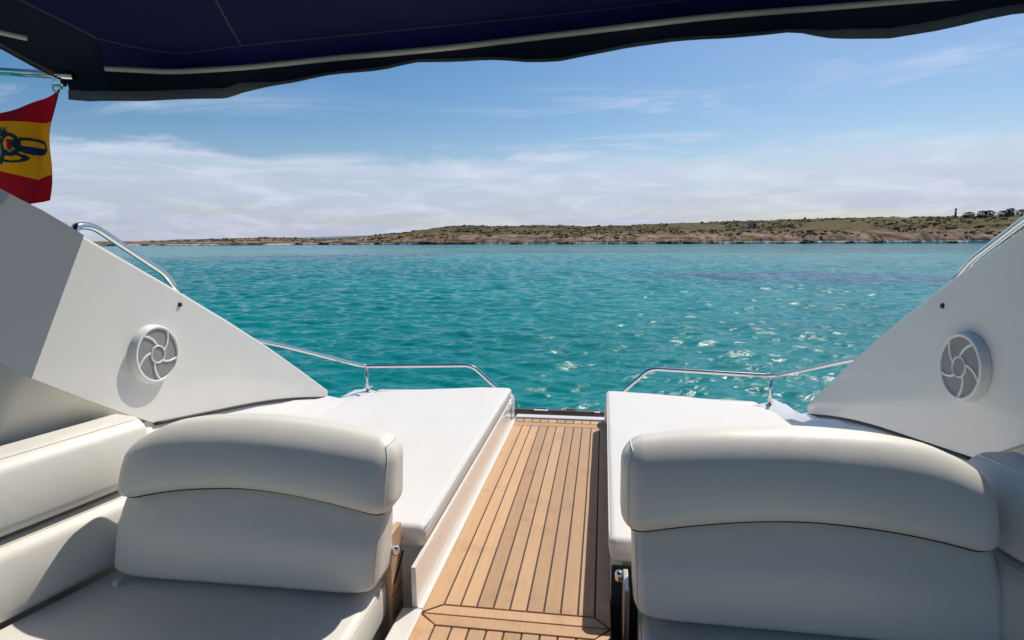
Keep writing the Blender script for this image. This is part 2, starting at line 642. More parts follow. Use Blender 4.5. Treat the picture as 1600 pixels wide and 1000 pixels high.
def make_coast_material():
    m = bpy.data.materials.new('coast_ground')
    m.use_nodes = True
    t = m.node_tree
    b = t.nodes['Principled BSDF']
    g = nd(t, 'ShaderNodeNewGeometry')
    s = nd(t, 'ShaderNodeSeparateXYZ')
    lk(t, g.outputs['Position'], s.inputs[0])
    hgt = mth(t, 'SUBTRACT', s.outputs['Z'], ZW)
    mp = nd(t, 'ShaderNodeMapping')
    mp.inputs['Scale'].default_value = (1, 1, 3.5)
    lk(t, g.outputs['Position'], mp.inputs[0])
    n1 = nz(t, mp.outputs[0], 0.14, 7, 0.68, 0.3)
    n2 = nz(t, mp.outputs[0], 0.5, 5, 0.7)
    rock = mixc(t, sstep(t, n1, 0.36, 0.66), (0.11, 0.070, 0.044), (0.37, 0.265, 0.178))
    rock = mixc(t, mth(t, 'MULTIPLY', sstep(t, n2, 0.5, 0.72), 0.6), rock, (0.07, 0.045, 0.032))
    scrub = mixc(t, n2, (0.055, 0.051, 0.020), (0.175, 0.135, 0.062))
    lvl = mth(t, 'ADD', hgt, mth(t, 'MULTIPLY', mth(t, 'SUBTRACT', n1, 0.5), 9.0))
    c = mixc(t, sstep(t, lvl, 5.0, 7.4), rock, scrub)
    wet = mth(t, 'SUBTRACT', 1.0, sstep(t, mth(t, 'ADD', hgt, mth(t, 'MULTIPLY', mth(t, 'SUBTRACT', n2, 0.5), 2.4)), 0.9, 1.7))
    c = mixc(t, wet, c, (0.055, 0.042, 0.032))
    sand = mth(t, 'MULTIPLY', mth(t, 'SUBTRACT', 1.0, sstep(t, hgt, 0.95, 1.5)), sstep(t, mth(t, 'ADD', s.outputs['X'], mth(t, 'MULTIPLY', mth(t, 'SUBTRACT', n1, 0.5), 120.0)), 35.0, 75.0))
    c = mixc(t, sand, c, (0.55, 0.50, 0.43))
    sand = mth(t, 'MULTIPLY', mth(t, 'SUBTRACT', 1.0, sstep(t, hgt, 0.75, 1.05)), sstep(t, nz(t, g.outputs['Position'], 0.05, 3, 0.6), 0.42, 0.52))
    c = mixc(t, sand, c, (0.52, 0.48, 0.42))
    lk(t, c, b.inputs['Base Color'])
    b.inputs['Roughness'].default_value = 0.95
    b.inputs['Specular IOR Level'].default_value = 0.1
    return m


sx_ = np.array([p[0] for p in SHORE], float)
sy_ = np.array([p[1] for p in SHORE], float)


def coast_pt(x, s):
    """Height above the water s metres inland from the shore at x."""
    y0 = lerp(x, sx_, sy_)
    r = lerp(x, sx_, np.array(RIDGE, float))
    wob = mnoise.fractal(Vector((x * 0.06, 3.1, 0)), 1.0, 2.0, 5) * 5 + mnoise.fractal(Vector((x * 0.35, 9.1, 0)), 1.0, 2.0, 3) * 1.6
    ss = s + wob
    step = 1.0 - math.exp(-max(ss, 0) / 5.0)
    ramp = min(max(ss, 0) / 88.0, 1.0) ** 0.75
    h = -1.2 if ss < 0 else 0.15 + min(2.4, r * 0.35) * step + (r - min(2.4, r * 0.35)) * ramp
    q = Vector((x * 0.045, s * 0.045, 1.3))
    h += mnoise.fractal(q * 2.4, 0.9, 2.1, 5) * (0.15 + 0.95 * step * (1 if s < 60 else 0.6)) * (1 if ss > 0 else 0)
    if s > 100:
        h -= (s - 100) * 0.02
    return Vector((x, y0 + s, ZW + h))


def make_coast():
    xs = np.concatenate([np.linspace(-420, -290, 40)[:-1], np.linspace(-290, 190, 640), np.linspace(190, 380, 50)[1:]])
    ss = np.concatenate([np.array([-8, -4]), np.linspace(-2, 22, 26), np.linspace(24, 130, 34), np.array([180, 300])])
    rows = [[coast_pt(float(x), float(s)) for x in xs] for s in ss]
    V, F = strip(rows)
    o = obj('coast', V, F, make_coast_material(), smooth=False)
    fix_normals(o)
    if o.data.polygons[5000].normal.z < 0:
        o.data.flip_normals()
    tag(o, kind='structure')


make_coast()

# a low hazy ridge far behind the left end of the coast
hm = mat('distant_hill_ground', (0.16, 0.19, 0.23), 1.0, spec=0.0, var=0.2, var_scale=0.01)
rows = []
for k, (yy, hh) in enumerate(((1500, 0), (1560, 0.55), (1650, 1.0), (1800, 0.4))):
    rows.append([Vector((x, yy, ZW - 1 + hh * (11 + 9 * math.exp(-((x + 640) / 190) ** 2) + 4 * mnoise.noise(Vector((x * 0.006, 0.4, 0))))))
                 for x in np.linspace(-1250, 200, 90)])
V, F = strip(rows)
tag(obj('distant_hills', V, F, hm, smooth=True), kind='structure')


def blob(c, r, squash=0.7, seed=0, jag=0.35, sub=1):
    bm = bmesh.new()
    bmesh.ops.create_icosphere(bm, subdivisions=sub, radius=1)
    V = []
    for v in bm.verts:
        d = v.co.normalized()
        k = 1 + jag * mnoise.noise(d * 2.1 + Vector((seed * 3.7, seed * 1.3, seed)))
        V.append(Vector((c[0] + d.x * r * k, c[1] + d.y * r * k, c[2] + d.z * r * k * squash)))
    F = [[v.index for v in f.verts] for f in bm.faces]
    bm.free()
    return V, F


def foliage_mat(name, lo, hi):
    m = bpy.data.materials.new(name)
    m.use_nodes = True
    t = m.node_tree
    b = t.nodes['Principled BSDF']
    g = nd(t, 'ShaderNodeNewGeometry')
    r = mixc(t, g.outputs['Random Per Island'], lo, hi)
    f = nz(t, g.outputs['Position'], 0.9, 4, 0.7)
    lk(t, mixc(t, mth(t, 'MULTIPLY', f, 0.5), r, lo), b.inputs['Base Color'])
    b.inputs['Roughness'].default_value = 0.9
    b.inputs['Specular IOR Level'].default_value = 0.15
    return m


M['scrub'] = foliage_mat('scrub_foliage', (0.060, 0.058, 0.021), (0.140, 0.115, 0.048))
M['tree'] = foliage_mat('tree_foliage', (0.025, 0.034, 0.016), (0.062, 0.072, 0.030))
# low scrub over the heath: far too many bushes to count
V, F = [], []
for i in range(8000):
    x = random.uniform(-285, 190)
    s = random.uniform(8, 110) if random.random() < 0.8 else random.uniform(4, 40)
    if mnoise.noise(Vector((x * 0.03, s * 0.05, 5))) < 0.02 - s * 0.003:
        continue
    p = coast_pt(x, s)
    if p.z - ZW < 2.2:
        continue
    v, f = blob(p + Vector((0, 0, 0.1)), random.uniform(0.3, 0.8) * (2.0 if random.random() < 0.12 else 1), random.uniform(0.4, 0.65), i, 0.6, 1)
    b0 = len(V)
    V += v
    F += [[q + b0 for q in ff] for ff in f]
tag(obj('scrub', V, F, M['scrub']), kind='stuff')


# dark rocks that stand at the waterline
rock_m = mat('dark_shore_rock', (0.060, 0.045, 0.036), 0.9, var=0.45, var_scale=0.8)
for i, (x, w) in enumerate([(-186, 3.0), (-170, 4.5), (-151, 2.6), (-133, 3.4), (-118, 3.0), (-101, 5.6), (-93, 3.2), (-72, 2.8), (-47, 3.6), (-22, 2.6), (4, 2.8),
                            (14, 3.6), (31, 3.8), (41, 5.0), (52, 3.0), (63, 3.2), (80, 3.0), (91, 4.4), (108, 3.0), (118, 3.8), (132, 3.0), (143, 3.2)]):
    p = coast_pt(x, 0.0)
    V, F = blob((0, 0, 0), w * 0.5, random.uniform(0.42, 0.62), i + 40, 0.75, 2)
    V = [Vector((v.x * 1.35, v.y, v.z)) for v in V]
    o = obj('shore_rock', V, F, rock_m)
    o.location = (x, p.y - random.uniform(0.0, 2.5), ZW + w * 0.10)
    tag(o, 'dark jagged rock standing at the waterline of the low brown coast', 'rock', 'dark rocks along the shoreline')


def tree(name, label, x, s, h, w, slim, group=None):
    p = coast_pt(x, s)
    root = thing(name, label, 'tree', p, group)
    pts = [Vector((0, 0, -0.4)), Vector((0.05 * h, 0, h * 0.35)), Vector((0.02 * h, 0.02 * h, h * 0.92))]
    tube_obj('trunk', spline(pts, 4), [0.045 * h * (1 - 0.8 * i / 8) for i in range(9)], M['bark'], root, seg=7)
    V, F = [], []
    for i in range(260):
        zz = random.random()
        prof = (1 - zz) ** 0.5 * (0.35 + zz) if not slim else (0.35 + 0.65 * (1 - zz)) * min(1, zz * 5 + 0.3)
        a, rr = random.uniform(0, 2 * pi), w * prof * sqrt(random.random())
        c = Vector((rr * cos(a), rr * sin(a), h * (0.02 + 0.98 * zz) if not slim else h * (0.1 + 0.9 * zz)))
        v, f = blob(c, random.uniform(0.10, 0.20) * (h ** 0.5) * (0.5 if slim else 0.8), 0.7, i, 0.9, 1)
        b0 = len(V)
        V += v
        F += [[q + b0 for q in ff] for ff in f]
    obj('crown', V, F, M['tree'], root)
    return root


tree('slender_tree', 'tall slender dark tree rising above the skyline of the low coast', 179.5, 82, 4.8, 0.6, True)
for (x, s, h, w) in ((183, 78, 2.6, 4.4), (187.0, 76, 3.0, 4.0), (191, 79, 2.5, 4.8), (194.8, 76, 3.0, 4.4), (198.2, 78, 3.9, 3.8), (202, 77, 3.0, 4.8)):
    tree('bushy_tree', 'dark bushy tree in the clump on the coastal skyline beside the slender tree', x, s, h, w, False, 'bushy trees on the coastal skyline')
tree('lone_bush', 'single small dark bush alone on the bare skyline of the coast', 114, 84, 1.9, 1.1, False)

# small pale hut ruin in the scrub
x_h, s_h = 75.5, 34
ph = coast_pt(x_h, s_h)
hut = thing('stone_hut', 'small pale stone hut with reddish side wall amid coastal scrub', 'hut', ph)
box('wall', (-1.6, 0, -0.6), (0.7, 2.2, 3.3), M['stone_pale'], hut, 0.06)
box('side_wall', (0.702, 0.2, -0.6), (2.6, 2.2, 2.4), M['stone_red'], hut, 0.06)
bm = bmesh.new()
q = [bm.verts.new(c) for c in ((-1.75, -0.1, 3.3), (0.85, -0.1, 3.3), (0.85, 2.3, 3.3), (-1.75, 2.3, 3.3), (-1.75, 1.1, 4.1), (0.85, 1.1, 4.1))]
for f in ((0, 1, 5, 4), (1, 2, 5), (2, 3, 4, 5), (3, 0, 4), (0, 3, 2, 1)):
    bm.faces.new([q[i] for i in f])
obj_bm('roof', bm, M['stone_red'], hut)
box('door', (-0.9, -0.03, -0.4), (-0.2, 0.0, 1.6), M['black_door_and_shade'], hut)

# ------------------------------------------------------------------ the motor yacht
XC = -0.267          # centre line of the boat


def B(s, d, y, z):
    """Point at distance d from the centre line on side s (-1 or +1)."""
    return Vector((XC + s * d, y, z))


yacht = thing('motor_yacht', 'white motor yacht cockpit with teak aisle, wing panels and pad bases', 'motor yacht', (XC, 2.0, ZW))


def part(o, label=None):
    """Parent to the yacht, keeping the place."""
    o.parent = yacht
    o.matrix_parent_inverse = Matrix.Translation((-XC, -2.0, -ZW))
    if label:
        o['label'] = label
    return o


WING_TOP = {-1: [(1.341, 3.314, 0.248), (1.355, 3.04, 0.425), (1.369, 2.756, 0.602), (1.385, 2.46, 0.775), (1.40, 2.171, 0.935), (1.42, 1.782, 1.142)],
            1: [(1.341, 3.335, 0.252), (1.358, 3.00, 0.485), (1.376, 2.666, 0.710), (1.389, 2.42, 0.858), (1.40, 2.221, 0.975), (1.417, 1.897, 1.150), (1.422, 1.80, 1.195)]}
SEAM = [(1.341, 3.31, 0.206), (1.358, 2.95, 0.292), (1.376, 2.63, 0.352), (1.394, 2.28, 0.402), (1.408, 2.008, 0.440)]
KNUCK = [(1.412, 1.934, 0.48), (1.4225, 1.74, 0.597), (1.432, 1.557, 0.715)]

for s in (-1, 1):
    # wing panel: a triangular slab with eased edges
    pts = WING_TOP[s] + KNUCK[::-1] + SEAM[::-1]
    bm = bmesh.new()
    inn = [bm.verts.new(B(s, *p)) for p in pts]
    out = [bm.verts.new(B(s, p[0] + 0.075, p[1], p[2])) for p in pts]
    fi = bm.faces.new(inn)
    fo = bm.faces.new(out[::-1])
    n = len(pts)
    for i in range(n):
        j = (i + 1) % n
        bm.faces.new((inn[i], out[i], out[j], inn[j]))
    bmesh.ops.recalc_face_normals(bm, faces=bm.faces)
    nt = len(WING_TOP[s])
    ed = [e for e in bm.edges if all(v in inn[:nt] or v in out[:nt] for v in e.verts) and len(e.link_faces) == 2 and (fi in e.link_faces or fo in e.link_faces)]
    ed = [e for e in ed if {v.index for v in e.verts} or True]
    bmesh.ops.bevel(bm, geom=ed, offset=0.012, segments=3, profile=0.5, affect='EDGES', clamp_overlap=True)
    w = part(obj_bm('wing_panel', bm, M['gelcoat']), ('sunlit' if s < 0 else 'shaded') + ' triangular white wing panel carrying the ' + ('sunlit' if s < 0 else 'shaded') + ' round speaker')
    # forward coaming beyond the crease, turned outboard
    ct = WING_TOP[s][-1]
    cb = KNUCK[-1]
    topc = [ct] + [(ct[0] + q_[0], ct[1] + q_[1], ct[2] + q_[2]) for q_ in ((0.048, -0.024, 0.041), (0.098, -0.049, 0.081), (0.147, -0.078, 0.116), (0.188, -0.10, 0.147), (0.24, -0.131, 0.182), (0.38, -0.222, 0.258))]
    botc = [cb, (1.465, 1.54, 0.743), (1.497, 1.523, 0.769), (1.548, 1.495, 0.807), (1.60, 1.462, 0.838), (1.66, 1.42, 0.86), (1.80, 1.30, 0.89)]
    topc += [(1.86, 1.10, 1.47), (1.87, 0.4, 1.5), (1.87, -0.6, 1.5)]
    botc += [(1.84, 0.95, 0.90), (1.85, 0.4, 0.90), (1.85, -0.6, 0.90)]
    rows = []
    for k in range(7):
        u = k / 6
        rows.append([B(s, *(Vector(a) * (1 - u) + Vector(b) * u)) for a, b in zip(topc, botc)])
        V, F = strip(rows)
    o = part(obj('forward_coaming', V, F, M['gelcoat'], smooth=True))
    # undercut below the knuckle line, then the shelf behind the bolsters
    ut = [(1.412, 2.06, 0.450), (1.418, 1.934, 0.492), (1.429, 1.74, 0.610), (1.437, 1.560, 0.722)] + [(c_[0] + 0.004, c_[1] + 0.004, c_[2] + 0.004) for c_ in botc[1:]]
    ub = [(1.425, 2.06, 0.405), (1.433, 1.94, 0.445), (1.49, 1.74, 0.480), (1.535, 1.55, 0.507)] + [(c_[0] + 0.06, c_[1] - 0.02, 0.507 + 0.004 * i) for i, c_ in enumerate(botc[1:])]
    rows = []
    for k in range(7):
        u = k / 6
        e = u + 0.25 * sin(pi * u) * 0.3
        rows.append([B(s, *(Vector(a) * (1 - e) + Vector(b) * e + Vector((0.018 * sin(pi * u), 0, 0)))) for a, b in zip(ut, ub)])
    V, F = strip(rows)
    part(obj('cockpit_liner', V, F, M['gelcoat_cream'], smooth=True))
    si = [(p_[0] - 0.10, p_[1], p_[2] - 0.085) for p_ in ub]
    V, F = strip([[B(s, *p) for p in ub], [B(s, *(Vector(p) * 0.5 + Vector(q_) * 0.5 - Vector((0, 0, 0.02)))) for p, q_ in zip(ub, si)], [B(s, *p) for p in si], [B(s, p[0], p[1], -0.38) for p in si]])
    part(obj('bolster_shelf', V, F, M['gelcoat'], smooth=False))
    # dark gasket along the foot of the wing
    gp = spline([B(s, p[0] - 0.001, p[1], p[2] - 0.004) for p in SEAM], 5)
    part(tube_obj('wing_gasket', gp, [0.0035 + 0.0035 * min(1, i / 8) for i in range(len(gp))], M['dark_gap'], seg=6))
    # moulded side deck between the wing foot and the sun pad
    sd = [[], [], [], []]
    for p in [(1.335, 3.75, 0.13), (1.338, 3.5, 0.14)] + SEAM + [(1.42, 1.80, 0.455)]:
        y = p[1]
        zi = 0.128 if y > 2.4 else 0.128 + (2.4 - y) * 0.12
        din = lerp(y, [1.7, 2.9, 3.4, 3.8], [1.27, 1.225, 1.17, 1.13])
        a, b_ = Vector((p[0] + 0.02, y, p[2] + 0.008)), Vector((din, y, zi))
        sd[0].append(B(s, *a))
        sd[1].append(B(s, *(a * 0.62 + b_ * 0.38 + Vector((0, 0, 0.012)))))
        sd[2].append(B(s, *(a * 0.3 + b_ * 0.7 + Vector((0, 0, 0.0)))))
        sd[3].append(B(s, *b_))
    V, F = strip(sd)
    part(obj('side_moulding', V, F, M['gelcoat'], smooth=True))
    # base under the sun pad, its aisle wall and the raised lip astern
    part(prism('pad_base', [(XC + s * d, y) for d, y in ((0.312, 1.86), (1.30, 1.86), (1.24, 2.9), (1.17, 3.45), (1.12, 3.66), (0.315, 3.66))][::s], -0.38, 0.132, M['gelcoat'], bevel=0.008))

    wl = [(0.266, -0.02), (0.2665, 0.003), (0.280, 0.004), (0.284, 0.010), (0.285, 0.06), (0.285, 0.110), (0.287, 0.134), (0.300, 0.134), (0.300, -0.02)] if s < 0 else \
         [(0.302, -0.02), (0.302, 0.005), (0.304, 0.008), (0.305, 0.014), (0.306, 0.06), (0.307, 0.110), (0.309, 0.134), (0.335, 0.134), (0.335, -0.02)]
    bm = bmesh.new()
    ra = [[bm.verts.new(B(s, d, yy, zz)) for d, zz in wl] for yy in ((1.67 if s < 0 else 1.79), 1.80, 3.4, 3.66)]
    for r0_, r1_ in zip(ra, ra[1:]):
        for k in range(len(wl) - 1):
            bm.faces.new((r0_[k], r0_[k + 1], r1_[k + 1], r1_[k]))
    bm.faces.new(ra[0])
    bm.faces.new(ra[-1][::-1])
    part(obj_bm('aisle_wall', bm, M['gelcoat']))

    def lipw(v, s=s):
        d = 0.742 + v.x
        return B(s, d, 3.71 + v.y - 0.10 * max(0, d - 0.7) ** 1.0, 0.0 + v.z)
    part(rbox_obj('stern_lip', (0.46, 0.065, 0.165), 0.055, M['gelcoat'], n=(8, 2, 3), warp=lipw))
    part(box('drain_slot', (min(XC + s * (wl[3][0] - 0.001), XC + s * 0.31), 3.585, 0.02), (max(XC + s * (wl[3][0] - 0.001), XC + s * 0.31), 3.597, 0.105), M['dark_gap']))
    # kerb beside the forward end of the aisle, the right one blackened as shade
    part(box('aisle_kerb', (min(XC + s * wl[0][0], XC + s * 0.331), 0.9, -0.38), (max(XC + s * wl[0][0], XC + s * 0.331), (1.669 if s < 0 else 1.78), 0.004 if s < 0 else -0.10), M['gelcoat'] if s < 0 else M['black_door_and_shade'], bevel=0.006))
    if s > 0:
        part(box('shade_panel', (XC + 0.3025, 1.772, -0.38), (XC + 0.40, 1.784, 0.128), M['black_door_and_shade'], bevel=0.002))  # black sheet added to paint the shade in front of the pad base
    # board that closes the gap between backrest and pad base
    ud, uy = (0.360, 0.085) if s < 0 else (0.3335, 0.0)
    part(box('teak_upright' if s < 0 else 'steel_upright', (min(XC + s * ud, XC + s * (ud + 0.0155)), 1.575 + uy, -0.38), (max(XC + s * ud, XC + s * (ud + 0.0155)), 1.69 + uy * 0.85, 0.232 if s < 0 else 0.17), M['teak'] if s < 0 else M['steel_worn'], bevel=0.003))
    for zz in ((0.035, -0.035) if s < 0 else ()):
        part(box('upright_seam', (min(XC + s * (ud - 0.0007), XC + s * (ud + 0.0005)), 1.578 + uy, zz), (max(XC + s * (ud - 0.0007), XC + s * (ud + 0.0005)), 1.686 + uy * 0.85, zz + 0.004), M['caulk']))
    kb = rbox_obj('latch_knob', (0.012, 0.014, 0.016), 0.0115, M['steel'], n=(2, 2, 2), warp=lambda v, s=s: B(s, ud - 0.0115 + v.x, 1.622 + uy * 0.6 + v.y, 0.185 + v.z))
    part(kb)
    if s < 0:
        part(tube_obj('latch_strap', [B(s, ud - 0.002, 1.59 + uy, 0.075), B(s, ud - 0.002, 1.635 + uy, 0.098), B(s, ud - 0.002, 1.682 + uy, 0.132)], 0.0035, M['dark_gap'], seg=6))
    # snap stud high on the wing
    part(rbox_obj('snap_stud', (0.006, 0.009, 0.009), 0.0055, M['dark_gap'], n=(1, 1, 1), warp=lambda v, s=s: B(s, 1.3985 + v.x, 2.182 + v.y + (0.05 if s > 0 else 0), 0.872 + v.z + (0.02 if s > 0 else 0))))
    # seat base
    part(box('seat_base', (min(XC + s * 0.40, XC + s * 1.33), 0.75, -0.38), (max(XC + s * 0.40, XC + s * 1.33), 1.74, -0.04), M['gelcoat'], bevel=0.01))

# hull
out = [(4.0, 1.36), (3.3, 1.50), (2.5, 1.66), (1.6, 1.90), (0.5, 2.0), (-2, 2.02), (-5, 1.7), (-7.5, 0.9), (-8.8, 0.0)]
for s in (-1, 1):
    rows = [[B(s, d, y, z) for y, d in out] for z in (0.10, -0.5)] + [[B(s, d * 0.93, y, ZW + 0.1) for y, d in out]] + [[B(s, d * 0.8, y, ZW - 0.4) for y, d in out]]
    V, F = strip(rows)
    part(obj('hull_side', V, F, M['gelcoat'], smooth=True))
    V, F = strip([[B(s, d, y, 0.10) for y, d in out[:6]], [B(s, min(d, 1.33) if y > 1.8 else d - 0.1, y, 0.105) for y, d in out[:6]]])
    part(obj('side_deck', V, F, M['gelcoat']))
part(box('transom', (XC - 1.33, 3.78, -1.5), (XC + 1.33, 3.93, -0.055), M['gelcoat'], bevel=0.02))
V, F = tube(fillet([(XC - 1.35, 3.80, -0.03), (XC - 1.2, 3.95, -0.03), (XC + 1.2, 3.95, -0.03), (XC + 1.35, 3.80, -0.03)], 0.1), 0.026, 10)
part(obj('rub_rail', V, F, M['rubrail'], smooth=True))
for k, (xx, ww) in enumerate(((-0.40, 0.05), (-0.20, 0.03), (-0.03, 0.022))):
    part(rbox_obj('rail_fitting', (ww, 0.012, 0.012), 0.010, M['steel'] if k != 1 else M['stone_red'], n=(2, 1, 1), warp=lambda v, xx=xx: (xx + v.x, 3.925 + v.y, 0.0 + v.z)))
part(box('cockpit_sole', (XC - 1.9, -0.7, -0.40), (XC + 1.9, 1.76, -0.382), M['teak']))
part(box('swim_platform', (XC - 1.3, 3.94, -0.95), (XC + 1.3, 4.9, -0.88), M['teak'], bevel=0.01))
# unseen low bulkhead behind the viewer, added and cut down for the fill light
part(box('unseen_bulkhead', (XC - 1.9, -1.1, -0.4), (XC + 1.9, -0.95, 0.12), M['gelcoat'], bevel=0.02))

# teak aisle: black caulked bed with every plank laid on it
bed = part(box('teak_deck', (XC - 0.2735, 1.10, -0.05), (XC + 0.3035, 3.722, -0.006), M['caulk']))
G = 0.0028
EDGE_L, EDGE_R = -0.534, 0.034


def plank(poly, parent=bed):
    dz = random.uniform(-0.0006, 0.0006)
    o = prism('plank', poly, -0.0055, 0.0 + dz, M['teak'], bevel=0.0012)
    o.parent = parent
    o.matrix_parent_inverse = parent.matrix_world.inverted()
    return o


bpy.context.view_layer.update()
seams = [-0.476, -0.424, -0.373, -0.321, -0.270, -0.218, -0.166, -0.115, -0.063, -0.012]
for i in range(9):
    a, b_ = seams[i] + G, seams[i + 1] - G
    plank([(a, 1.706), (b_, 1.706), (b_, 3.556), (a, 3.556)])
    plank([(a, 1.12), (b_, 1.12), (b_, 1.597), (a, 1.597)])
# margin planks, mitred at the joint between the two panels
plank([(EDGE_L, 1.660), (seams[0] - G, 1.706), (seams[0] - G, 3.556), (EDGE_L, 3.556)])
plank([(EDGE_R, 1.660), (EDGE_R, 3.556), (seams[-1] + G, 3.556), (seams[-1] + G, 1.706)])
plank([(EDGE_L, 1.12), (seams[0] - G, 1.12), (seams[0] - G, 1.602), (EDGE_L, 1.648)])
plank([(EDGE_R, 1.12), (EDGE_R, 1.648), (seams[-1] + G, 1.602), (seams[-1] + G, 1.12)])
# cross planks
plank([(EDGE_L + 0.006, 1.6565), (EDGE_R - 0.006, 1.6565), (seams[-1], 1.700), (seams[0], 1.700)])
plank([(seams[0], 1.6035), (seams[-1], 1.6035), (EDGE_R - 0.006, 1.6510), (EDGE_L + 0.006, 1.6510)])
plank([(EDGE_L, 3.562), (EDGE_R, 3.562), (EDGE_R, 3.630), (EDGE_L, 3.630)])
for i in range(11):
    a = EDGE_L + (EDGE_R - EDGE_L) * i / 11
    plank([(a + G, 3.636), (a + (EDGE_R - EDGE_L) / 11 - G, 3.636), (a + (EDGE_R - EDGE_L) / 11 - G, 3.700), (a + G, 3.700)])
part(box('threshold', (EDGE_L - 0.01, 3.7225, -0.06), (EDGE_R + 0.01, 3.79, 0.004), M['gelcoat'], bevel=0.006))

# ------------------------------------------------------------------ loose cushions
side_word = {-1: 'flag', 1: 'shaded wing'}


def attach(o, t):
    """Give a world-placed mesh to its thing."""
    o.parent = t
    o.matrix_parent_inverse = Matrix.Translation(-Vector(t.location))
    return o


for s in (-1, 1):
    # sun pad
    t = thing('sun_pad', ['', 'white sun pad on the aisle side in front of the shaded wing', 'white sun pad beside the sunlit wing, across the aisle from the shaded wing'][s],
              'sun pad', B(s, 0.75, 2.7, 0.132), 'sun pads flanking the teak aisle')

    def padw(v, s=s):
        u, w = (v.x / 0.5 + 1) / 2, (v.y / 0.95 + 1) / 2
        y = 1.768 + w * (3.64 - 1.768)
        d0 = 0.284 if s < 0 else 0.290
        d1 = lerp(y, [1.7, 2.9, 3.30, 3.5, 3.7], [1.285, 1.222, 1.175, 1.13, 1.05])
        d = d0 + u * (d1 - d0)
        y -= 0.22 * max(0, w - 0.8) / 0.2 * max(0.0, u) ** 1.6
        taper = 0.012 * (0.5 - v.z / 0.086) * (1 - u) * 0.8
        crown = 0.006 * sin(pi * u) * sin(pi * w) + 0.0035 * mnoise.noise(Vector((d * 6, y * 4, s))) + 0.0012 * mnoise.noise(Vector((d * 17, y * 9, s + 4)))
        z = 0.1335 + 0.040 + v.z + (crown if v.z > 0 else 0)
        if w < 0.06 and v.z < 0:
            y += 0.012 * (1 - w / 0.06)
        return B(s, d + taper, y, z)
    attach(rbox_obj('mattress', (0.5, 0.95, 0.043), 0.028, M['pad'], n=(18, 30, 2), k=4, warp=padw), t)
    edge = [padw(rpt((-0.5, yy, 0.034), (0.5, 0.95, 0.043), 0.028)) for yy in np.linspace(-0.93, 0.93, 24)]
    attach(tube_obj('piping', edge, 0.0028, M['pad'], seg=6), t)

    # backrest: lower pad and overhanging rolled bolster
    t = thing('bench_backrest', ['', 'cream vinyl backrest on the shaded wing side, with rolled bolster top', 'cream vinyl backrest before the sunlit pad, beside the side bolsters in sun'][s],
              'backrest', B(s, 0.80, 1.60, 0.10), 'backrests either side of the aisle')
    D0, D1 = 0.350, (1.207 if s < 0 else 1.258)
    ZO = -0.026 if s < 0 else 0.0

    def soft(u, xs, ys):
        return sum(lerp(u + e, xs, ys) for e in np.linspace(-0.09, 0.09, 9)) / 9

    def zseam(u):
        return soft(u, [0, 0.1, 0.25, 0.45, 0.6, 0.8, 1], [0.318, 0.340, 0.368, 0.390, 0.388, 0.368, 0.325])

    def ztop(u):
        return soft(u, [0, 0.08, 0.25, 0.5, 0.75, 0.92, 1], [0.560, 0.577, 0.602, 0.618, 0.604, 0.566, 0.505])

    def lowpad(v, s=s):
        u, w, q_ = (v.x / 0.45 + 1) / 2, (v.z / 0.14 + 1) / 2, (v.y / 0.06 + 1) / 2
        zb = lerp(u, [0, 0.02, 0.06, 0.12, 0.88, 0.94, 0.98, 1], [0.135, 0.124, 0.114, 0.110, 0.104, 0.109, 0.122, 0.138])
        z = zb + w * (zseam(u) + 0.012 - zb)
        yf = 1.522 + 0.068 * max(0.0, w) + 0.030 * max(0.0, w - 0.6) / 0.4 - 0.040 * sin(pi * min(1, max(0, w))) * max(0.0, sin(pi * min(1, max(0, u)))) ** 0.5
        yb = 1.70
        d = D0 + 0.006 + u * (D1 - D0 - 0.006) + 0.012 * (w - 0.5) * (u - 0.5)
        return B(s, d, yf + q_ * (yb - yf), z)
    attach(rbox_obj('lower_pad', (0.45, 0.06, 0.14), 0.034, M['vinyl'], n=(26, 3, 10), k=5, warp=lowpad), t)

    def bolster(v, s=s):
        u, w, q_ = (v.x / 0.45 + 1) / 2, (v.z / 0.115 + 1) / 2, (v.y / 0.085 + 1) / 2
        zb, zt = zseam(u) + 0.0, ztop(u) + ZO
        z = zb + w * (zt - zb)
        yf = 1.555 + 0.060 * max(0, w - 0.1) - 0.040 * sin(pi * min(1, max(0, w)) ** 0.8) * (0.35 + 0.65 * max(0.0, sin(pi * min(1, max(0, u)))) ** 0.4)
        yb = 1.735 + 0.01 * w
        d = D0 - 0.028 + u * (D1 - D0 + 0.022)
        return B(s, d, yf + q_ * (yb - yf), z)
    bo = attach(rbox_obj('bolster', (0.45, 0.085, 0.115), 0.062, M['vinyl'], n=(30, 4, 8), k=7, warp=bolster), t)
    # piped seams that follow the aisle ends
    hb_ = (0.45, 0.085, 0.115)
    lp = [bolster(rpt((-0.45 + 0.016, yy, zz), hb_, 0.062)) for yy, zz in [(-0.085 + 0.018, z_) for z_ in np.linspace(-0.115, 0.115, 20)] + [(y_, 0.115) for y_ in np.linspace(-0.06, 0.04, 8)]]
    attach(tube_obj('piping', lp, 0.0024, M['vinyl'], seg=6), bo)
    hl_ = (0.45, 0.06, 0.14)
    lp = [lowpad(rpt((-0.45 + 0.010, -0.06 + 0.010, z_), hl_, 0.034)) for z_ in np.linspace(0.125, -0.125, 18)]
    attach(tube_obj('piping', lp, 0.0024, M['vinyl'], seg=6), t)
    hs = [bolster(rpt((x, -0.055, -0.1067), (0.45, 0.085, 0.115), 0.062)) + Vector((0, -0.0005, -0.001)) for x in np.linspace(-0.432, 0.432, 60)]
    attach(tube_obj('seam_shade', hs, 0.0028, M['dark_gap'], seg=6), t)  # dark tube put in as the shade of the groove under the bolster
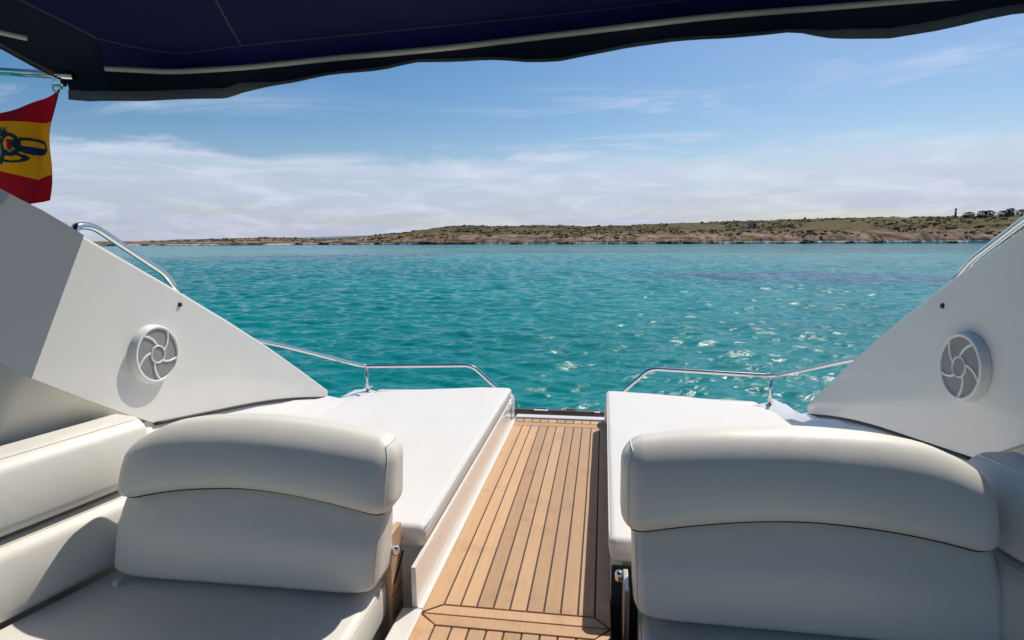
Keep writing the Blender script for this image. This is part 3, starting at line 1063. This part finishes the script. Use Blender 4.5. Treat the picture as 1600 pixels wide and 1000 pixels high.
    # little white block by the outboard corner
    attach(box('white_block', (min(B(s, D1 - 0.050, 0, 0).x, B(s, D1 - 0.034, 0, 0).x), 1.50, 0.082), (max(B(s, D1 - 0.050, 0, 0).x, B(s, D1 - 0.034, 0, 0).x), 1.525, 0.116), M['speaker_white'], bevel=0.004), t)

    # seat cushion
    t = thing('seat_cushion', ['', 'cream seat cushion below the backrest on the shaded side', 'cream seat cushion below the backrest, with sunlight along its front'][s],
              'seat cushion', B(s, 0.8, 1.2, -0.04), 'seat cushions below the backrests')

    def seatw(v, s=s):
        u, w = (v.x / 0.45 + 1) / 2, (v.y / 0.4 + 1) / 2
        y = 0.80 + w * 0.88
        d0 = 0.378 - 0.02 * (1 - w)
        d1 = lerp(y, [0.8, 1.35, 1.69], [1.46, 1.315, 1.225])
        return B(s, d0 + u * (d1 - d0), y, 0.03 + v.z + 0.004 * sin(pi * u) * (v.z > 0))
    attach(rbox_obj('pad', (0.45, 0.4, 0.067), 0.03, M['vinyl'], n=(16, 14, 2), k=5, warp=seatw), t)
    sp_ = [seatw(rpt((-0.45, y, 0.055), (0.45, 0.4, 0.067), 0.03)) for y in np.linspace(-0.37, 0.37, 12)]
    attach(tube_obj('piping', sp_, 0.0025, M['piping'], seg=6), t)

    # side bolsters along the coaming
    path = spline([B(s, 1.205, 1.80, 0), B(s, 1.232, 1.665, 0), B(s, 1.298, 1.36, 0), B(s, 1.375, 1.06, 0), B(s, 1.47, 0.75, 0), B(s, 1.60, 0.3, 0), B(s, 1.62, -0.3, 0)], 12)
    L = len(path) - 1

    def along(u, out_, z):
        f = min(max(u, 0), 1) * L
        i = min(int(f), L - 1)
        p = path[i].lerp(path[i + 1], f - i)
        tg = (path[i + 1] - path[i]).normalized()
        nr = Vector((tg.y, -tg.x, 0))
        if nr.x * s < 0:
            nr = -nr
        return p + nr * out_ + Vector((0, 0, z))

    for nm, z0, z1, th, lean, ofs, lab in (
            ('side_bolster', 0.315, 0.528, 0.16, 0.050, 0.030, ['', 'upper cream side bolster below the shaded wing, outboard of the shaded backrest', 'upper cream side bolster in sun below the sunlit wing and its coaming']),
            ('side_cushion', 0.098, 0.306, 0.17, 0.030, -0.012, ['', 'lower cream side cushion under the upper bolster on the shaded side', 'lower cream side cushion half in shadow under the sunlit upper bolster'])):
        t = thing(nm, lab[s], 'cushion', B(s, 1.45, 1.1, z0), 'side cushions along the cockpit sides')

        def sidew(v, z0=z0, z1=z1, th=th, lean=lean, ofs=ofs):
            u, w, q_ = (v.x / 0.9 + 1) / 2, (v.z / 0.1 + 1) / 2, (v.y / 0.07 + 1) / 2
            puff = 0.016 * sin(pi * min(1, max(0, w)))
            return along(u, ofs + lean * w - puff * (1 - q_) + q_ * th, z0 + w * (z1 - z0))
        attach(rbox_obj('pad', (0.9, 0.07, 0.1), 0.040, M['vinyl'], n=(34, 3, 6), k=6, warp=sidew), t)
        pp = [sidew(rpt((x, -0.055, 0.1), (0.9, 0.07, 0.1), 0.040)) for x in np.linspace(-0.86, 0.86, 40)]
        attach(tube_obj('piping', pp, 0.0028, M['vinyl'], seg=6), t)


# ------------------------------------------------------------------ speakers on the wings
def lathe(profile, seg=40):
    V, F = [], []
    for (r, h) in profile:
        for k in range(seg):
            a = 2 * pi * k / seg
            V.append(Vector((r * cos(a), r * sin(a), h)))
    for i in range(len(profile) - 1):
        for k in range(seg):
            a, b_ = i * seg + k, i * seg + (k + 1) % seg
            F.append((a, b_, b_ + seg, a + seg))
    return V, F


def speaker(s, y, z, label):
    d = 1.341 + 0.0524 * (3.31 - y)
    root = thing('speaker', label, 'speaker', B(s, d - 0.0005, y, z), 'round speakers on the wing panels')
    nrm = Vector((-s * 0.9986, -0.0524, 0)).normalized()
    up = Vector((0, 0, 1))
    side = up.cross(nrm).normalized()
    root.matrix_world = Matrix.Translation(B(s, d - 0.0005, y, z)) @ Matrix((side, up, nrm)).transposed().to_4x4()

    def p(name, VF, m, par=root, smooth=True):
        o = obj(name, VF[0], VF[1], m, par, smooth)
        fix_normals(o)
        return o
    R = 0.107
    p('housing', lathe([(R + 0.004, 0), (R + 0.004, 0.006), (R, 0.010), (R, 0.0245), (R - 0.002, 0.0275), (R - 0.006, 0.0288), (R - 0.011, 0.0280), (R - 0.0115, 0.018)], 56), M['speaker_white'])
    p('mesh', lathe([(R - 0.011, 0.0235), (0.055, 0.0245), (0.03, 0.0255), (0.0001, 0.026)], 40), M['speaker_mesh'])
    hub = p('hub_ring', lathe([(0.029, 0.024), (0.0293, 0.0285), (0.0315, 0.0298), (0.0345, 0.0285), (0.035, 0.024)], 32), M['speaker_white'])
    for k in range(5):
        a0 = 2 * pi * k / 5 + 0.35
        V, F = [], []
        N = 9
        for i in range(N):
            u = i / (N - 1)
            r = 0.034 + u * (R - 0.010 - 0.034)
            a = a0 - s * (0.62 * u ** 0.9)
            c = Vector((r * cos(a), r * sin(a), 0))
            a2 = a - s * 0.02
            tg = Vector((cos(a + s * -0.9), sin(a + s * -0.9), 0))
            nn = Vector((-tg.y, tg.x, 0))
            hw = 0.0052 - 0.0012 * u
            for off, h in ((-hw, 0.0230), (-hw * 0.85, 0.0275), (hw * 0.85, 0.0275), (hw, 0.0230)):
                V.append(c + nn * off + Vector((0, 0, h)))
        for i in range(N - 1):
            for q_ in range(3):
                a = i * 4 + q_
                F.append((a, a + 1, a + 5, a + 4))
        p('grille_spoke', (V, F), M['speaker_white'])
    return root


speaker(-1, 2.022, 0.702, 'round white speaker with swirl grille on the sunlit wing panel')
speaker(1, 2.072, 0.716, 'round white speaker with swirl grille on the shaded wing panel')

# ------------------------------------------------------------------ stainless rails
RG = {-1: [(1.452, 1.80, 1.100), (1.455, 1.775, 1.172), (1.46, 1.86, 1.176), (1.45, 2.185, 0.990), (1.436, 2.235, 0.90)],
      1: [(1.452, 1.60, 1.20), (1.455, 1.60, 1.300), (1.46, 1.66, 1.33), (1.452, 2.19, 1.046), (1.438, 2.275, 0.95)]}
for s in (-1, 1):
    t = thing('grab_rail', ['', 'stainless grab rail along the top edge of the shaded wing', 'stainless grab rail along the top edge of the sunlit wing below the flag'][s],
              'grab rail', B(s, 1.45, 2.0, 0.95), 'grab rails on the wings')
    attach(tube_obj('tube', fillet([B(s, *p) for p in RG[s]], 0.05), 0.0125, M['steel'], seg=14), t)
    for p_ in (RG[s][0], RG[s][-1]):
        V, F = tube([B(s, p_[0], p_[1], p_[2] - 0.006), B(s, p_[0], p_[1], p_[2] + 0.008)], [0.024, 0.02], 14)
        attach(obj('foot', V, F, M['steel'], None, True), t)
    t = thing('stern_rail', ['', 'low stainless stern rail behind the sun pad on the shaded wing side', 'low stainless stern rail behind the sun pad on the sunlit wing side'][s],
              'rail', B(s, 0.9, 3.7, 0.15), 'stern rails behind the sun pads')
    e = 0.004 if s > 0 else -0.004
    attach(tube_obj('tube', fillet([B(s, 0.372, 3.70, 0.155), B(s, 0.395, 3.70, 0.195), B(s, 0.552, 3.70, 0.338 + e), B(s, 1.262, 3.70, 0.312 + e), B(s, 1.462, 3.05, 0.552), B(s, 1.53, 2.5, 0.72), B(s, 1.54, 2.42, 0.45)], 0.05), 0.0125, M['steel'], seg=12), t)
    attach(tube_obj('post', [B(s, 1.250, 3.70, 0.125), B(s, 1.255, 3.70, 0.310 + e)], 0.011, M['steel'], seg=12), t)
    for p_ in ((0.372, 3.70, 0.160), (1.250, 3.70, 0.135)):
        V, F = tube([B(s, p_[0], p_[1], p_[2] - 0.004), B(s, p_[0], p_[1], p_[2] + 0.01)], [0.026, 0.02], 14)
        attach(obj('foot', V, F, M['steel'], None, True), t)

# ------------------------------------------------------------------ awning
BEAD = [(-1.671, 1.916, 1.700), (-1.587, 1.959, 1.702), (-1.485, 1.999, 1.703), (-1.335, 2.010, 1.706), (-1.178, 2.007, 1.708), (-0.891, 1.982, 1.713), (-0.495, 1.955, 1.719),
        (-0.092, 1.903, 1.726), (0.266, 1.852, 1.731), (0.598, 1.846, 1.737), (0.816, 1.838, 1.740), (1.25, 1.83, 1.748), (1.60, 1.82, 1.755)]
ROOF = [(-1.608, 1.816, 1.766), (-1.568, 1.902, 1.767), (-1.505, 1.985, 1.768), (-1.426, 2.012, 1.769), (-1.213, 1.985, 1.773), (-0.891, 1.968, 1.779), (-0.495, 1.945, 1.785),
        (-0.092, 1.918, 1.791), (0.235, 1.885, 1.796), (0.598, 1.86, 1.80), (0.85, 1.855, 1.805), (1.25, 1.85, 1.81), (1.60, 1.84, 1.815)]
aw = thing('awning', 'navy canvas awning stretched overhead with pale welt and wavy valance', 'awning', (XC, 1.9, 1.70))
bead = spline(BEAD, 8)
roofe = spline(ROOF, 8)
nb = len(bead)
# canvas: fascia from the welt up to the roof seam, then forward over the cockpit
rows = []
for k in range(4):
    u = k / 3
    rows.append([a.lerp(b_, u) + Vector((0, 0.010 * sin(pi * u) * min(1, i / 6), 0)) for i, (a, b_) in enumerate(zip(bead, roofe))])
for k in range(1, 26):
    u = k / 25
    row = []
    for i, p in enumerate(roofe):
        x0 = p.x
        tgt = Vector((-1.62 + (x0 + 1.608) / 3.208 * 3.26, -0.15, 1.79 + 0.02 * (x0 + 1.6) / 3.2))
        q_ = p.lerp(tgt, u)
        q_.z += 0.05 * sin(pi * u) + 0.006 * sin(4 * pi * (x0 + 1.6) / 3.2) * sin(pi * u) + 0.004 * mnoise.noise(Vector((q_.x * 4, q_.y * 4, 2)))
        row.append(q_)
    rows.append(row)
V, F = strip(rows)
c_o = attach(obj('canvas', V, F, M['canvas'], smooth=True), aw)
md = c_o.modifiers.new('thickness', 'SOLIDIFY')
md.thickness = 0.0025
md.offset = 1
# side curtain edge at the flag end
left_top = [rows[r][0] for r in range(3, len(rows))]
hemL = []
for i, p in enumerate(left_top):
    u = i / (len(left_top) - 1)
    hemL.append(Vector((p.x - 0.25, p.y + 0.06 * (1 - u), p.z - 0.052 + 0.006 * sin(i))))
hemL[0] = Vector((-1.885, 1.972, 1.697))
hemL[1] = Vector((-1.872, 1.84, 1.712))
sl = [[a.lerp(b_, k / 4) + Vector((0, 0, 0.012 * sin(pi * k / 4) * (i > 0))) for i, (a, b_) in enumerate(zip(left_top, hemL))] for k in range(5)]
V, F = strip(sl)
attach(obj('side_panel', V, F, M['canvas_dark'], smooth=True), aw)
# corner gusset between the side panel and the welt
gus = [Vector(BEAD[0]), Vector((-1.72, 1.945, 1.699)), Vector((-1.80, 1.968, 1.698)), Vector((-1.885, 1.972, 1.697))]
V, F = strip([gus, [Vector(ROOF[0]).lerp(g_, 0.5) for g_ in gus], [Vector(ROOF[0]) for i in range(4)]])
attach(obj('corner_gusset', V, F, M['canvas_dark'], smooth=True), aw)
hem_side = [p + Vector((0.0, 0, -0.012)) for p in hemL]
V, F = strip([hemL, [p + Vector((-0.008, 0, -0.010)) for p in hemL], [p + Vector((0.008, 0, -0.022)) for p in hemL]])
attach(obj('side_hem', V, F, M['hem'], smooth=True), aw)
# welt
attach(tube_obj('welt', [p + Vector((0, -0.004, 0)) for p in bead], [0.0095 - 0.004 * max(0, (i / nb - 0.45)) for i in range(nb)], M['welt'], aw and None, 8), aw)
attach(tube_obj('welt_end', [(-1.66, 1.62, 1.706), (-1.72, 1.52, 1.709), (-1.78, 1.42, 1.712)], 0.008, M['welt'], None, 8), aw)
# valance hanging from the welt, its lower edge wavy
HEM = [(-1.887, 1.624), (-1.85, 1.612), (-1.70, 1.601), (-1.554, 1.596), (-1.40, 1.595), (-1.268, 1.598), (-1.209, 1.613), (-1.08, 1.630), (-0.969, 1.641), (-0.706, 1.663), (-0.60, 1.681), (-0.496, 1.680), (-0.373, 1.674),
       (-0.232, 1.660), (-0.134, 1.659), (-0.037, 1.676), (0.068, 1.697), (0.171, 1.702), (0.281, 1.703), (0.461, 1.702), (0.531, 1.706), (0.619, 1.691), (0.79, 1.681), (0.921, 1.698), (1.065, 1.720), (1.2, 1.728), (1.6, 1.73)]
hx = [p[0] for p in HEM]
hz = [p[1] for p in HEM]
vtop = [Vector((-1.885, 1.972, 1.697)), Vector((-1.80, 1.968, 1.698)), Vector((-1.72, 1.945, 1.699))] + bead
V_rows = [[] for _ in range(7)]
for i, p in enumerate(vtop):
    # the photograph's hem heights refer to a plane near y = 1.95; carry them to this y by slope from the eye height
    zb = 1.12 + (lerp(p.x * 1.95 / p.y, hx, hz) - 1.12) * p.y / 1.95
    for k in range(7):
        u = k / 6 if k < 5 else (1 - lerp(p.x, [-1.25, -1.1, 0.5, 0.65], [0.034, 0.010, 0.010, 0.026]) / max(p.z - zb, 0.03) if k == 5 else 1)
        wave = 0.012 * u * sin(p.x * 9.5 + 0.6) + 0.006 * u * sin(p.x * 23)
        V_rows[k].append(Vector((p.x, p.y + wave + 0.006 * sin(pi * u), p.z + (zb - p.z) * u)))
V, F = strip(V_rows[:6])
attach(obj('valance', V, F, M['canvas_dark'], smooth=True), aw)
hb = [[a.lerp(b_, 0.0) for a, b_ in zip(V_rows[5], V_rows[6])], V_rows[6], [p + Vector((0, -0.008, -0.001)) for p in V_rows[6]], [a + Vector((0, -0.0045, 0)) for a in V_rows[5]]]
V, F = strip(hb)
attach(obj('valance_hem', V, F, M['hem'], smooth=True), aw)
# seams of the canvas, as narrow raised folds
attach(tube_obj('canvas_seam', [p + Vector((0, -0.002, -0.002)) for p in roofe], 0.0028, M['thread'], None, 6), aw)
row0 = [rows[r][0] + Vector((0.002, 0, -0.002)) for r in range(3, len(rows))]
attach(tube_obj('canvas_seam', row0, 0.0028, M['thread'], None, 6), aw)
ds = []
i0 = min(range(nb), key=lambda i: abs(roofe[i].x + 1.205))
for r in range(3, 16):
    ii = i0 + (r - 3) * 0.9
    ia = int(ii)
    ds.append(rows[r][ia].lerp(rows[r][ia + 1], ii - ia) + Vector((0, 0, -0.002)))
attach(tube_obj('canvas_seam', ds, 0.0028, M['thread'], None, 6), aw)
# bow tube and end bracket
attach(tube_obj('frame_tube', [(-1.83, 1.95, 1.692), (-2.15, 1.92, 1.716), (-2.6, 1.88, 1.75)], 0.0135, M['steel'], None, 12), aw)
attach(tube_obj('frame_tube', [(XC - 1.9, 0.9, 1.75), (XC, 0.9, 1.83), (XC + 1.9, 0.9, 1.80)], 0.013, M['steel'], None, 12), aw)
br = attach(rbox_obj('end_bracket', (0.020, 0.014, 0.024), 0.008, M['steel'], n=(2, 2, 2), warp=lambda v: (-1.885 + v.x, 1.95 + v.y, 1.682 + v.z)), aw)
ringp = [Vector((-1.893 + 0.017 * cos(a), 1.945, 1.655 + 0.016 * sin(a))) for a in np.linspace(0, 2 * pi, 21)]
attach(tube_obj('shackle', ringp, 0.0045, M['steel'], None, 8), br)

# ------------------------------------------------------------------ ensign
FU = [0.0, 0.25, 0.5, 0.75, 1.0]
FX = {0: [-1.880, -1.992, -2.120, -2.26, -2.40], 1: [-1.918, -2.002, -2.121, -2.262, -2.40], 2: [-1.968, -2.005, -2.140, -2.28, -2.41], 3: [-1.985, -2.045, -2.150, -2.29, -2.42]}
FZ = {0: [1.648, 1.612, 1.572, 1.535, 1.50], 1: [1.540, 1.543, 1.546, 1.520, 1.485], 2: [1.362, 1.342, 1.374, 1.36, 1.35], 3: [1.272, 1.252, 1.300, 1.29, 1.28]}
FV = [0.0, 0.27, 0.76, 1.0]
NU, NV = 210, 180


def flag_pt(u, v):
    xs_ = [float(np.interp(u, FU, FX[k])) for k in range(4)]
    zs_ = [float(np.interp(u, FU, FZ[k])) for k in range(4)]
    x, z = float(np.interp(v, FV, xs_)), float(np.interp(v, FV, zs_))
    x += 0.006 * sin(v * 9 + 1) * (1 - u)
    y = 1.935 + 0.022 * sin(u * 7.5 + v * 2.4) * min(1, u * 4 + 0.25) + 0.008 * sin(u * 18 - v * 5.0) + 0.02 * v
    return Vector((x, y, z))


Vf = [flag_pt(i / NU, j / NV) for j in range(NV + 1) for i in range(NU + 1)]
Ff, mi = [], []


def emblem(x, z):
    """Which patch of the faded crest covers the point, in metres from the emblem's middle."""
    def ring(cx, cz, rx, rz, w, rot=0.0):
        a, b_ = (x - cx) * cos(rot) + (z - cz) * sin(rot), -(x - cx) * sin(rot) + (z - cz) * cos(rot)
        q = sqrt((a / rx) ** 2 + (b_ / rz) ** 2)
        return abs(q - 1) < w, q < 1
    r1, i1 = ring(-0.006, 0.012, 0.030, 0.034, 0.20)
    r2, i2 = ring(0.058, 0.006, 0.050, 0.024, 0.20, -0.20)
    if r2 or r1:
        return 2
    if i2 and z < 0.004 - (x - 0.06) * 0.15 and x > 0.016:
        return 3
    if i1:
        if z < -0.006:
            return 3 if abs(x + 0.006) > 0.008 else 4
        return 0 if abs(x + 0.006) < 0.009 and z < 0.03 else None
    r3, i3 = ring(-0.004, -0.034, 0.040, 0.013, 0.28)
    if r3:
        return 2
    r4, i4 = ring(-0.055, 0.0, 0.018, 0.045, 0.25, 0.1)
    if r4:
        return 2
    if i4:
        return 4
    if -0.045 < x < -0.012 and 0.040 < z < 0.068 + 0.008 * sin(x * 420):
        return 2
    return None


for j in range(NV):
    for i in range(NU):
        a = j * (NU + 1) + i
        Ff.append((a, a + 1, a + NU + 2, a + NU + 1))
        v = (j + 0.5) / NV
        if v < FV[1] or v > FV[2]:
            mi.append(0)
        else:
            p = (Vf[a] + Vf[a + NU + 2]) / 2
            e = emblem(p.x + 2.075, p.z - 1.452)
            mi.append(1 if e is None else e)
fl = obj('flag', Vf, Ff, None, None, True, mats=[M['red'], M['yellow'], M['emblem_dark'], M['emblem_blue'], M['emblem_pale']], midx=mi)
md = fl.modifiers.new('cloth', 'SOLIDIFY')
md.thickness = 0.0012
tag(fl, 'red and yellow striped flag with dark blue emblem hanging from awning bracket', 'flag')
